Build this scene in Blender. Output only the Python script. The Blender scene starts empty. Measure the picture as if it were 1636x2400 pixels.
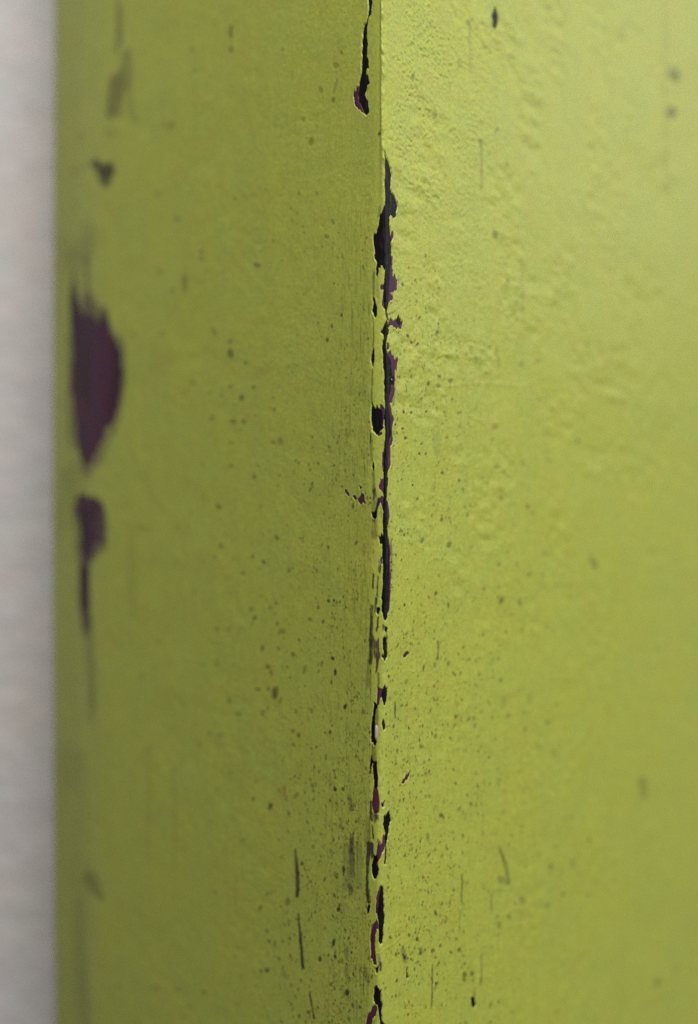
import bpy, math
import numpy as np

# ------------------------------------------------------------------ camera, world, lamps
C = bpy.context.scene
MM = 0.001
D = 110.0          # mm from lens to the corner of the post
XC = -3.0          # mm, camera position across
FP = 2578.2        # focal length in photo pixels (photo is 1636 x 2400)

cam = bpy.data.cameras.new("camera")
camo = bpy.data.objects.new("camera", cam)
C.collection.objects.link(camo)
camo.location = (XC*MM, -D*MM, 0.0)
camo.rotation_euler = (math.radians(90), 0, 0)
cam.sensor_fit = 'HORIZONTAL'
cam.sensor_width = 36.0
cam.lens = 1100.0/698.0*36.0
cam.clip_start = 0.005
cam.clip_end = 100.0
cam.dof.use_dof = True
cam.dof.focus_distance = (D+1.6)*MM
cam.dof.aperture_fstop = cam.lens/4.4
C.camera = camo

# a close-up taken indoors: soft room light, a lamp overhead in front, a window off to the right, an added front fill
from mathutils import Vector
w = bpy.data.worlds.new("World")
C.world = w
w.use_nodes = True
bg = w.node_tree.nodes["Background"]
bg.inputs[0].default_value = (1.0, 0.97, 0.95, 1)
bg.inputs[1].default_value = 0.18

def area_lamp(name, loc, aim, size, power, col):
    l = bpy.data.lights.new(name, 'AREA')
    l.shape = 'RECTANGLE'; l.size, l.size_y = size
    l.energy = power; l.color = col
    o = bpy.data.objects.new(name, l)
    C.collection.objects.link(o)
    o.location = loc
    o.rotation_euler = (Vector(loc)-Vector(aim)).to_track_quat('Z', 'Y').to_euler()
    return o
area_lamp("ceiling_lamp", (0.035, -0.28, 0.36), (0, 0, 0), (0.20, 0.20), 2.55, (1.0, 0.97, 0.92))
area_lamp("window_light", (0.52, 0.13, 0.26), (0, 0, 0), (0.30, 0.30), 0.58, (1.0, 0.985, 0.99))
area_lamp("front_fill_light", (0.70, -0.45, 0.16), (0, 0, 0), (0.40, 0.50), 2.45, (1.0, 0.985, 0.96))  # extra lamp added to brighten the right face evenly

C.cycles.use_denoising = False      # keep a fine photographic grain
C.view_settings.view_transform = 'Standard'
C.view_settings.look = 'None'
C.view_settings.exposure = 0.0
C.view_settings.gamma = 1.0

# ------------------------------------------------------------------ small helpers
rng = np.random.default_rng(7)
_tab = rng.random((256, 256)).astype(np.float32)

def vnoise(x, y, seed=0):
    x = np.asarray(x, np.float32) + seed*17.31
    y = np.asarray(y, np.float32) + seed*9.77
    xi = np.floor(x).astype(np.int32); yi = np.floor(y).astype(np.int32)
    fx = x-xi; fy = y-yi
    fx = fx*fx*(3-2*fx); fy = fy*fy*(3-2*fy)
    x0 = xi & 255; x1 = (xi+1) & 255; y0 = yi & 255; y1 = (yi+1) & 255
    a = _tab[x0, y0]; b = _tab[x1, y0]; c = _tab[x0, y1]; d = _tab[x1, y1]
    return (a*(1-fx)+b*fx)*(1-fy)+(c*(1-fx)+d*fx)*fy      # 0..1

def fbm(x, y, seed=0, oct=4):
    v = 0; amp = 1.0; tot = 0
    for o in range(oct):
        v = v+amp*(vnoise(x*2**o, y*2**o, seed+o*3)-0.5); tot += amp; amp *= 0.5
    return v/tot*2                                          # about -1..1

def sstep(a, b, x):
    t = np.clip((x-a)/(b-a), 0, 1)
    return t*t*(3-2*t)

def link(o, parent=None):
    C.collection.objects.link(o)
    if parent: o.parent = parent
    return o

def mesh_grid(name, P, N, mat, parent, attrs=None, facemask=None):
    """one mesh from a block of grid vertices P[r,c,3] (metres) with normals"""
    R, K = P.shape[:2]
    ii = np.arange(R*K).reshape(R, K)
    q = np.stack([ii[:-1, :-1], ii[:-1, 1:], ii[1:, 1:], ii[1:, :-1]], -1)
    if facemask is not None: q = q[facemask]
    q = q.reshape(-1, 4)
    used = np.zeros(R*K, bool); used[q.ravel()] = True
    remap = np.cumsum(used)-1
    q = remap[q].astype(np.int32)
    co = P.reshape(-1, 3)[used].astype(np.float32)
    no = N.reshape(-1, 3)[used].astype(np.float32)
    me = bpy.data.meshes.new(name)
    me.vertices.add(len(co)); me.vertices.foreach_set("co", co.ravel())
    me.loops.add(q.size); me.loops.foreach_set("vertex_index", q.ravel())
    me.polygons.add(len(q))
    me.polygons.foreach_set("loop_start", np.arange(0, q.size, 4, dtype=np.int32))
    me.update(calc_edges=True)
    me.polygons.foreach_set("use_smooth", np.ones(len(q), bool))
    me.normals_split_custom_set_from_vertices(no)
    for k, v in (attrs or {}).items():
        a = me.attributes.new(k, 'FLOAT', 'POINT')
        a.data.foreach_set("value", v.reshape(-1)[used].astype(np.float32))
    me.materials.append(mat)
    return link(bpy.data.objects.new(name, me), parent)

def plain_mesh(name, verts, faces, mat, parent=None, smooth=False):
    me = bpy.data.meshes.new(name)
    me.from_pydata([tuple(v) for v in verts], [], faces)
    me.update()
    if smooth:
        me.polygons.foreach_set("use_smooth", np.ones(len(me.polygons), bool))
    me.materials.append(mat)
    return link(bpy.data.objects.new(name, me), parent)

# ------------------------------------------------------------------ materials
def new_mat(name):
    m = bpy.data.materials.new(name); m.use_nodes = True
    t = m.node_tree
    return m, t, t.nodes["Principled BSDF"]

def nd(t, kind, **kw):
    n = t.nodes.new(kind)
    for k, v in kw.items(): setattr(n, k, v)
    return n

def noise(t, vec, scale, detail=3.0, rough=0.55, stretch=None):
    mp = nd(t, "ShaderNodeMapping")
    s = stretch or (1, 1, 1)
    mp.inputs["Scale"].default_value = tuple(1000.0*x for x in s)   # object metres -> mm
    t.links.new(vec, mp.inputs["Vector"])
    n = nd(t, "ShaderNodeTexNoise")
    n.inputs["Scale"].default_value = scale
    n.inputs["Detail"].default_value = detail
    n.inputs["Roughness"].default_value = rough
    t.links.new(mp.outputs[0], n.inputs["Vector"])
    return n.outputs["Fac"]

def remap(t, fac, a, b, lo=0.0, hi=1.0):
    r = nd(t, "ShaderNodeMapRange")
    r.inputs[1].default_value = a; r.inputs[2].default_value = b
    r.inputs[3].default_value = lo; r.inputs[4].default_value = hi
    t.links.new(fac, r.inputs[0])
    return r.outputs[0]

def mixc(t, fac, a, b, blend='MIX'):
    m = nd(t, "ShaderNodeMix", data_type='RGBA', blend_type=blend)
    if isinstance(fac, (int, float)): m.inputs[0].default_value = fac
    else: t.links.new(fac, m.inputs[0])
    for sock, v in ((m.inputs[6], a), (m.inputs[7], b)):
        if isinstance(v, tuple): sock.default_value = (*v, 1)
        else: t.links.new(v, sock)
    return m.outputs[2]

def math2(t, op, a, b):
    m = nd(t, "ShaderNodeMath", operation=op)
    for s, v in ((m.inputs[0], a), (m.inputs[1], b)):
        if isinstance(v, (int, float)): s.default_value = v
        else: t.links.new(v, s)
    return m.outputs[0]

def paint_material():
    m, t, p = new_mat("lime_paint")
    L = t.links.new
    co = nd(t, "ShaderNodeTexCoord").outputs["Object"]
    base = (0.366, 0.406, 0.058)
    olive = (0.376, 0.384, 0.060)
    green = (0.346, 0.404, 0.065)
    n1 = noise(t, co, 0.16, 4, 0.6, (1, 1, 0.8))
    n2 = noise(t, co, 0.50, 4, 0.65, (1, 1, 0.8))
    n3 = noise(t, co, 2.1, 5, 0.7, (1, 1, 0.55))
    c = mixc(t, remap(t, n1, 0.40, 0.62), green, base)
    c = mixc(t, remap(t, n2, 0.46, 0.66, 0, 0.6), c, olive)
    # long thin vertical brush and rub marks
    n4 = noise(t, co, 1.1, 4, 0.6, (1, 1, 0.045))
    v = math2(t, 'MULTIPLY', remap(t, n3, 0.30, 0.70, 0.91, 1.08), remap(t, n4, 0.30, 0.70, 0.975, 1.02))
    n5 = noise(t, co, 5.0, 3, 0.65, (1, 1, 0.7))
    v = math2(t, 'MULTIPLY', v, remap(t, n5, 0.32, 0.68, 0.86, 1.12))
    vm = nd(t, "ShaderNodeVectorMath", operation='SCALE')
    L(c, vm.inputs[0]); L(v, vm.inputs[3])
    c = vm.outputs[0]
    # dirt rubbed in: the wear map measured for this post, plus shade painted along its far left edge
    at = nd(t, "ShaderNodeAttribute", attribute_name="stain_shade")
    aw = nd(t, "ShaderNodeAttribute", attribute_name="rust")
    c = mixc(t, at.outputs["Fac"], c, (0.034, 0.027, 0.019))
    ab = nd(t, "ShaderNodeAttribute", attribute_name="bruise")
    c = mixc(t, ab.outputs["Fac"], c, (0.060, 0.020, 0.042))
    ap = nd(t, "ShaderNodeAttribute", attribute_name="pit")
    c = mixc(t, ap.outputs["Fac"], c, (0.040, 0.034, 0.010))
    c = mixc(t, aw.outputs["Fac"], c, (0.30, 0.15, 0.035))
    L(c, p.inputs["Base Color"])
    p.inputs["Specular IOR Level"].default_value = 0.34
    r = remap(t, n3, 0.3, 0.7, 0.30, 0.46)
    L(math2(t, 'ADD', r, math2(t, 'MULTIPLY', at.outputs["Fac"], 0.15)), p.inputs["Roughness"])
    b1 = nd(t, "ShaderNodeBump"); b1.inputs["Strength"].default_value = 0.8
    b1.inputs["Distance"].default_value = 0.00004
    L(noise(t, co, 4.5, 4, 0.7, (1, 1, 0.7)), b1.inputs["Height"])
    L(b1.outputs[0], p.inputs["Normal"])
    return m

def undercoat_material():
    m, t, p = new_mat("purple_undercoat")
    L = t.links.new
    co = nd(t, "ShaderNodeTexCoord").outputs["Object"]
    n = noise(t, co, 0.5, 3, 0.6, (1, 1, 0.4))
    n2 = noise(t, co, 3.0, 4, 0.7, (1, 1, 0.15))
    c = mixc(t, remap(t, n, 0.40, 0.62), (0.058, 0.019, 0.052), (0.078, 0.017, 0.038))
    c = mixc(t, remap(t, n2, 0.52, 0.75, 0, 0.75), c, (0.022, 0.014, 0.022))
    at = nd(t, "ShaderNodeAttribute", attribute_name="stain_shade")
    c = mixc(t, at.outputs["Fac"], c, (0.012, 0.009, 0.012))
    L(c, p.inputs["Base Color"])
    p.inputs["Roughness"].default_value = 0.5
    p.inputs["Specular IOR Level"].default_value = 0.25
    b1 = nd(t, "ShaderNodeBump"); b1.inputs["Strength"].default_value = 0.5
    b1.inputs["Distance"].default_value = 0.00004
    L(n2, b1.inputs["Height"]); L(b1.outputs[0], p.inputs["Normal"])
    return m

def core_material():
    m, t, p = new_mat("bare_black_steel")
    L = t.links.new
    co = nd(t, "ShaderNodeTexCoord").outputs["Object"]
    n = noise(t, co, 0.9, 3, 0.6, (1, 1, 0.35))
    n2 = noise(t, co, 4.0, 4, 0.7, (1, 1, 0.12))
    c = mixc(t, remap(t, n, 0.45, 0.65), (0.0045, 0.004, 0.006), (0.010, 0.0045, 0.008))
    c = mixc(t, remap(t, n2, 0.62, 0.80, 0, 0.6), c, (0.030, 0.029, 0.037))
    L(c, p.inputs["Base Color"])
    L(remap(t, n2, 0.3, 0.7, 0.20, 0.46), p.inputs["Roughness"])
    p.inputs["Specular IOR Level"].default_value = 0.16
    b1 = nd(t, "ShaderNodeBump"); b1.inputs["Strength"].default_value = 0.6
    b1.inputs["Distance"].default_value = 0.00006
    L(n2, b1.inputs["Height"]); L(b1.outputs[0], p.inputs["Normal"])
    return m

def wall_material():
    m, t, p = new_mat("white_plaster")
    L = t.links.new
    co = nd(t, "ShaderNodeTexCoord").outputs["Object"]
    n = noise(t, co, 0.06, 4, 0.6)
    n2 = noise(t, co, 0.5, 4, 0.6)
    c = mixc(t, remap(t, n, 0.35, 0.65), (0.595, 0.550, 0.530), (0.570, 0.540, 0.566))
    n3 = noise(t, co, 0.13, 3, 0.5)
    c = mixc(t, remap(t, n3, 0.4, 0.62, 0, 0.8), c, (0.550, 0.550, 0.548))
    L(c, p.inputs["Base Color"])
    p.inputs["Roughness"].default_value = 0.9
    p.inputs["Specular IOR Level"].default_value = 0.2
    b1 = nd(t, "ShaderNodeBump"); b1.inputs["Strength"].default_value = 0.5
    b1.inputs["Distance"].default_value = 0.0022
    n4 = noise(t, co, 0.16, 4, 0.65)
    L(n4, b1.inputs["Height"]); L(b1.outputs[0], p.inputs["Normal"])
    return m

def simple_mat(name, col, rough):
    m, t, p = new_mat(name)
    co = nd(t, "ShaderNodeTexCoord").outputs["Object"]
    n = noise(t, co, 2.0, 3)
    c = mixc(t, remap(t, n, 0.3, 0.7), tuple(x*0.85 for x in col), col)
    t.links.new(c, p.inputs["Base Color"])
    p.inputs["Roughness"].default_value = rough
    return m

M_PAINT, M_UNDER, M_CORE, M_WALL = paint_material(), undercoat_material(), core_material(), wall_material()
M_FLAKE_GLINT = simple_mat("pale_flake_glint", (0.40, 0.36, 0.37), 0.5)
M_GROUND = simple_mat("concrete", (0.34, 0.33, 0.31), 0.9)

# ------------------------------------------------------------------ setting: ground and wall
GZ = -0.90
g = plain_mesh("ground", [(-30, -30, GZ), (30, -30, GZ), (30, 30, GZ), (-30, 30, GZ)], [(0, 1, 2, 3)], M_GROUND)
g["kind"] = "structure"

wy0, wy1, wz1 = 0.078, 0.22, 1.7
wv = [(x, y, z) for z in (GZ-0.02, wz1) for x, y in ((-2.5, wy0), (0.13, wy0), (0.13, wy1), (-2.5, wy1))]
wl = plain_mesh("wall", wv, [(3, 2, 1, 0), (4, 5, 6, 7), (0, 1, 5, 4), (1, 2, 6, 5), (2, 3, 7, 6), (3, 0, 4, 7)], M_WALL)
wl["label"] = "pale greyish white plaster wall behind the green post, out of focus"
wl["category"] = "wall"

# ------------------------------------------------------------------ the post: cross-section (mm)
c45 = math.sqrt(0.5)
CL = np.array((-0.63, 0.46)); CR = np.array((0.66, -0.06))
LE = CL+50.0*np.array((-c45, c45))
LS = LE+16.1*np.array((-0.629, 0.777))
LB = LS+np.array((7.0, 16.0))
RE = CR+82.0*np.array((c45, c45))
ctrl = np.array([LB, LS, LE, CL, CR, RE])
# dense polyline
segs = []
for a, b in zip(ctrl[:-1], ctrl[1:]):
    n = max(2, int(np.linalg.norm(b-a)/0.02))
    segs.append(a+(b-a)*np.linspace(0, 1, n, endpoint=False)[:, None])
dense = np.vstack(segs+[ctrl[-1:]])
ds = np.concatenate([[0], np.cumsum(np.linalg.norm(np.diff(dense, axis=0), axis=1))])
def s_of(p): return ds[np.argmin(np.linalg.norm(dense-p, axis=1))]
sLS, sLE, sCL, sCR = s_of(LS), s_of(LE), s_of(CL), s_of(CR)

def smooth(d, sig):
    k = int(sig/0.02*3)
    x = np.arange(-k, k+1)*0.02
    g = np.exp(-x*x/(2*sig*sig)); g /= g.sum()
    pad = np.vstack([np.repeat(d[:1], k, 0), d, np.repeat(d[-1:], k, 0)])
    # extend the ends linearly so they do not shrink
    t0 = d[0]-d[1]; t1 = d[-1]-d[-2]
    pad[:k] = d[0]+t0*np.arange(k, 0, -1)[:, None]
    pad[-k:] = d[-1]+t1*np.arange(1, k+1)[:, None]
    return np.stack([np.convolve(pad[:, i], g, 'valid') for i in range(2)], 1)
sharp = smooth(dense, 0.42)
soft = smooth(dense, 1.8)
wsoft = 1-sstep(sLE+9, sLE+20, ds)
curve = sharp*(1-wsoft[:, None])+soft*wsoft[:, None]

# columns: fine near the front corner, coarser away from it
cols = [sCL-0.66]
mid = 0.5*(sCL+sCR)
s = mid; right = []
while s < ds[-1]:
    right.append(s)
    s += 0.040+0.026*sstep(0.9, 1.6, s-mid)+0.32*sstep(5, 45, s-mid)
s = mid; left = []
while s > 0:
    left.append(s)
    s -= 0.040+0.026*sstep(0.9, 1.6, mid-s)+0.31*sstep(6, 42, mid-s)
S = np.array(left[::-1]+right[1:])
# put columns exactly on the two lines where the facets meet
for v in (sCL, sCR): S[np.argmin(abs(S-v))] = v
jCL = int(np.argmin(abs(S-sCL))); jCR = int(np.argmin(abs(S-sCR)))
cx = np.interp(S, ds, curve[:, 0]); cy = np.interp(S, ds, curve[:, 1])
# in-plane outward normals
tx = np.gradient(cx, S); ty = np.gradient(cy, S)
tn = np.hypot(tx, ty); nx2, ny2 = ty/tn, -tx/tn

zd = np.arange(-78, 78.01, 0.104)
Z = np.concatenate([[-899, -600, -350, -200, -130, -95, -82], zd, [82, 95, 130, 200, 350, 600, 850]])
R, K = len(Z), len(S)
s2 = np.broadcast_to((S-mid)[None, :], (R, K)).astype(np.float32)
z2 = np.broadcast_to(Z[:, None], (R, K)).astype(np.float32)
fade = (1-sstep(72, 78, abs(z2)))

# the corner is not quite straight; nor is the far edge
yk = [-300, 0, 100, 250, 450, 560, 700, 1000, 1400, 1650, 1800, 2100, 2400, 2700]
okl = [12, 12, 9, 11, 11, 2, -2, -3, -2, -3, -5, -6, -6, -6]
okr = [-5, -4, -7, -4, -2, 0, 1, 2, 0, -5, -11, -13, -12, -12]
ypx = 1200-Z/D*FP
ker = np.ones(60)/60
def wander(ok):
    off = np.interp(ypx, yk, ok)+1.3*fbm(ypx/45, 0*ypx+ok[3], 5, 3)*(1.6+2.4*sstep(560, 380, ypx))
    return np.convolve(np.pad(off, 30, 'edge'), ker, 'same')[30:-30]*D/FP
tt = sstep(-0.66, 0.66, s2)
off = wander(okl)[:, None]*(1-tt)+wander(okr)[:, None]*tt
wr = np.exp(-(s2/9.0)**2)
zt = np.clip(Z, -72, 72)/70
bow = (-1.0+1.25*zt**2)*0.22
wl2 = sstep(25, 60, -s2)
X = cx[None, :]+off*wr+bow[:, None]*wl2*fade+0*z2
Y = cy[None, :]+0*z2
# picture coordinates, used only to lay out the wear that was measured on the photograph
PX = (818+(X-XC)/(Y+D)*FP).astype(np.float32)
PY = (1200-z2/(Y+D)*FP).astype(np.float32)

# ------------------------------------------------------------------ the wear, measured on the photograph
# panel -> (x0, y0, scale): zoomed cut-outs the outlines were read from
PAN = {}
for k in range(8): PAN[k+1] = (780.0, 300.0*k, 7.2)
for k in range(8): PAN['A%d' % (k+1)] = (818.0*(k % 2), 600.0*(k//2), 1584/818.0)

# K: bare black steel, P: purple undercoat (outlines)
K_ = [
 (1, [(590,-60),(650,-60),(655,0),(640,180),(600,330),(575,430),(570,560),(585,760),(578,880),(570,960),(602,1000),(605,1150),(565,1200),(548,1290),(590,1300),(620,1390),(560,1540),(530,1600),(545,1660),(590,1760),(605,1900),(580,1960),(520,1900),(480,1790),(430,1700),(420,1600),(440,1440),(480,1260),(490,1000),(490,760),(505,560),(530,430),(590,270),(600,150),(590,0)]),
 (2, [(870,370),(895,440),(910,500),(960,620),(985,680),(998,820),(985,930),(975,1050),(1000,1130),(1030,1140),(1060,1190),(1090,1240),(1100,1310),(1080,1400),(1060,1500),(1030,1505),(985,1470),(965,1530),(960,1640),(975,1720),(990,1880),(1000,2000),(990,2160),(985,2280),(970,2460),(965,2610),(955,2740),(935,2920),(920,3040),(905,3120),(880,3040),(855,2960),(850,2810),(860,2640),(880,2480),(900,2400),(860,2360),(830,2330),(800,2350),(770,2370),(760,2490),(745,2540),(725,2490),(730,2410),(750,2300),(700,2200),(700,2050),(690,2000),(675,1880),(690,1800),(720,1810),(740,1720),(770,1640),(790,1520),(830,1400),(880,1320),(890,1200),(885,1080),(870,980),(875,890),(890,800),(885,600),(870,450)]),
 (3, [(1080,1060),(1120,1035),(1155,1080),(1160,1150),(1125,1180),(1080,1120)]),
 (3, [(915,1100),(930,1150),(945,1200),(950,1270),(935,1340),(915,1420),(905,1500),(915,1600),(930,1680),(960,1760),(990,1850),(1000,2000),(1040,2040),(1035,2160),(1010,2170),(990,2260),(970,2390),(955,2500),(945,2560),(960,2680),(975,2800),(990,2960),(975,3060),(950,3160),(945,3290),(935,3460),(930,3660),(930,3860),(920,4010),(905,4110),(925,4320),(930,4720),(945,4840),(960,5020),(955,5220),(960,5320),(960,5520),(955,5720),(945,5920),(915,6100),(880,6145),(850,6090),(820,6000),(830,5880),(815,5720),(840,5620),(840,5470),(840,5220),(830,5120),(835,4920),(800,4880),(775,4770),(770,4730),(845,4730),(845,4520),(840,4320),(850,4320),(845,4210),(860,4060),(860,3760),(860,3610),(855,3360),(870,3160),(885,3010),(880,2900),(860,2720),(885,2610),(870,2460),(865,2160),(875,2030),(860,1950),(850,1820),(840,1700),(835,1560),(840,1460),(860,1420),(850,1350),(820,1310),(795,1270),(840,1255),(860,1200),(885,1140)]),
 (3, [(670,720),(705,720),(720,820),(740,900),(738,1000),(720,1045),(690,1020),(665,930),(680,820)]),
 (3, [(680,1560),(695,1580),(698,1720),(682,1860),(668,1890),(645,1800),(640,1720),(655,1640)]),
 (4, [(655,350),(690,370),(720,400),(770,400),(800,430),(830,480),(830,700),(860,740),(820,790),(740,830),(680,820),(665,770),(670,720),(650,680),(645,500)]),
 (4, [(668,1300),(690,1340),(692,1400),(677,1480),(660,1420)]),
 (5, [(650,0),(740,0),(735,90),(710,120),(660,80)]),
 (5, [(740,1620),(770,1610),(795,1650),(770,1720),(750,1730),(735,1690)]),
 (5, [(875,1960),(905,1950),(935,1990),(910,2020),(880,2015)]),
 (5, [(840,2130),(880,2110),(920,2130),(925,2200),(920,2290),(930,2400),(905,2480),(885,2515),(860,2460),(830,2460),(820,2420),(860,2410),(860,2340),(840,2310),(845,2200)]),
 (6, [(880,770),(905,830),(930,810),(915,920),(890,1080),(875,1110),(840,1020),(820,930),(850,840)]),
 (6, [(690,1080),(740,1070),(745,1100),(715,1200),(700,1330),(705,1440),(710,1550),(720,1680),(730,1740),(700,1770),(660,1750),(645,1640),(650,1400),(665,1300),(680,1180)]),
 (6, [(850,1340),(880,1390),(895,1500),(870,1530),(845,1480),(830,1410)]),
 (6, [(640,1980),(660,1960),(662,2080),(640,2170),(612,2190),(625,2060)]),
 (6, [(680,2050),(735,2040),(742,2160),(755,2310),(755,2490),(740,2510),(720,2540),(690,2460),(690,2280),(675,2160)]),
 (7, [(820,580),(850,600),(875,545),(870,640),(845,665),(825,620)]),
 (7, [(865,770),(890,760),(900,800),(940,790),(965,790),(970,860),(985,930),(960,1000),(945,1120),(930,1230),(910,1320),(905,1450),(915,1560),(905,1660),(870,1660),(880,1560),(885,1400),(890,1250),(880,1100),(860,980),(845,940),(860,880)]),
 (7, [(690,1480),(740,1480),(760,1590),(720,1650),(770,1720),(760,1790),(730,1870),(690,1870),(655,1780),(650,1680),(665,1580)]),
 (7, [(800,2000),(855,1980),(865,2160),(870,2410),(880,2560),(860,2680),(855,2860),(835,2950),(800,2970),(775,2920),(780,2720),(770,2590),(750,2410),(780,2260),(805,2150)]),
 (8, [(590,150),(625,170),(610,250),(575,320),(575,230)]),
 (8, [(720,1240),(770,1190),(760,1290),(735,1320)]),
 (8, [(700,1580),(740,1545),(780,1560),(815,1620),(820,1750),(815,1800),(845,1830),(830,1950),(835,2080),(880,2160),(900,2230),(830,2230),(780,2060),(770,1950),(740,1880),(700,1830),(680,1700)]),
 ('A2', [(665,35),(678,70),(675,120),(665,137),(652,110),(650,70)]),
 ('A8', [(555,1040),(572,1045),(577,1075),(568,1090),(558,1075)]),
 (8, [(1250,1290),(1270,1300),(1272,1370),(1255,1390),(1245,1350)]),
]
P_ = [
 (1, [(430,1440),(370,1530),(345,1640),(370,1740),(430,1830),(520,1910),(560,1950),(560,1700),(450,1600)]),
 (2, [(1000,1740),(1024,1760),(1026,1830),(1000,1890),(980,1860)]),
 (3, [(985,0),(1010,20),(1000,150),(1010,300),(1050,370),(1080,460),(1085,540),(1050,590),(1000,590),(960,640),(1010,690),(1015,730),(985,760),(950,800),(930,830),(910,940),(870,880),(830,830),(835,740),(850,620),(870,380),(900,300)]),
 (3, [(800,520),(850,490),(850,560),(810,575)]),
 (3, [(890,940),(908,940),(938,1060),(955,1080),(925,1085),(893,1000)]),
 (3, [(940,1080),(990,1065),(1010,1090),(1060,1060),(1110,1025),(1150,1060),(1170,1110),(1185,1150),(1150,1200),(1110,1240),(1070,1200),(1020,1160),(970,1170),(935,1160)]),
 (3, [(915,1480),(945,1470),(960,1540),(940,1580),(915,1570)]),
 (3, [(915,1620),(970,1640),(1000,1690),(1030,1730),(1060,1740),(1065,1690),(1090,1680),(1100,1740),(1085,1800),(1080,1900),(1060,1860),(1050,1960),(1050,2080),(1045,2200),(1050,2260),(1040,2360),(1000,2480),(960,2530),(990,2620),(1020,2700),(1035,2760),(1010,2820),(1000,2920),(1005,3010),(1015,3080),(1000,3150),(975,3220),(970,3310),(975,3410),(980,3510),(975,3560),(945,3610),(930,3660),(900,3400),(930,2160)]),
 (4, [(800,350),(830,360),(850,400),(885,450),(890,520),(850,640),(840,720),(820,640),(800,480)]),
 (4, [(690,800),(760,830),(825,820),(832,850),(790,872),(720,842)]),
 (4, [(838,1150),(862,1150),(875,1300),(870,1500),(850,1480),(833,1380)]),
 (4, [(800,1650),(855,1600),(855,1830),(820,1800),(772,1740)]),
 (4, [(760,1950),(860,1890),(850,2000),(870,2160),(840,2110),(805,1990),(765,2060),(737,2150),(715,2150),(750,2020)]),
 (4, [(420,1950),(470,1900),(480,1870),(525,1880),(530,1960),(548,2005),(500,2012),(470,2035),(430,1985)]),
 (4, [(340,1905),(375,1895),(398,1945),(370,1960)]),
 (4, [(200,1810),(222,1800),(262,1850),(270,1885),(235,1870),(210,1840)]),
 (4, [(450,1720),(487,1760),(460,1778)]),
 (4, [(905,1950),(930,2000),(945,2100),(955,2180),(960,2260),(945,2330),(935,2370),(900,2380),(890,2160)]),
 (5, [(925,430),(950,480),(967,560),(975,700),(965,800),(970,960),(983,1040),(975,1200),(980,1350),(968,1500),(948,1650),(925,1660),(940,1400),(935,900)]),
 (5, [(800,790),(832,780),(832,890),(812,872)]),
 (6, [(755,805),(800,830),(850,840),(825,960),(792,970),(772,1090),(738,1105),(752,960)]),
 (6, [(1190,270),(1230,200),(1290,215),(1255,260),(1200,292)]),
 (7, [(690,300),(760,380),(790,600),(772,740),(730,762),(690,740),(660,640),(670,500)]),
 (7, [(850,1170),(887,1190),(882,1330),(870,1400),(830,1430),(800,1530),(765,1590),(755,1640),(778,1720),(745,1800),(715,1700),(730,1500),(745,1380),(760,1300),(790,1340),(840,1290)]),
 (7, [(780,2030),(805,2080),(808,2160),(800,2300),(770,2430),(750,2540),(735,2480),(725,2400),(735,2200)]),
 (8, [(720,430),(765,440),(772,540),(740,590),(712,640),(702,800),(712,950),(722,1060),(738,1175),(720,1185),(670,1100),(640,1020),(648,880),(625,760),(640,660),(670,520)]),
 (8, [(700,1830),(740,1900),(752,1960),(700,2020),(660,2100),(640,2230),(540,2230),(590,2010),(640,1930),(680,1870)]),
 (7, [(1165,268),(1195,200),(1250,115),(1298,78),(1293,130),(1250,190),(1205,255)]),
 ('A3', [(322,185),(345,205),(362,270),(410,280),(470,300),(510,350),(543,420),(546,550),(533,680),(498,760),(448,860),(410,920),(388,960),(370,950),(352,880),(342,780),(327,640),(322,540),(335,440),(325,330)]),
 ('A5', [(345,-55),(390,-75),(440,-50),(448,0),(430,80),(440,140),(415,190),(392,230),(380,150),(358,60)]),
 ('A5', [(372,280),(400,270),(398,360),(404,430),(388,455),(372,400)]),
]
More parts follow.
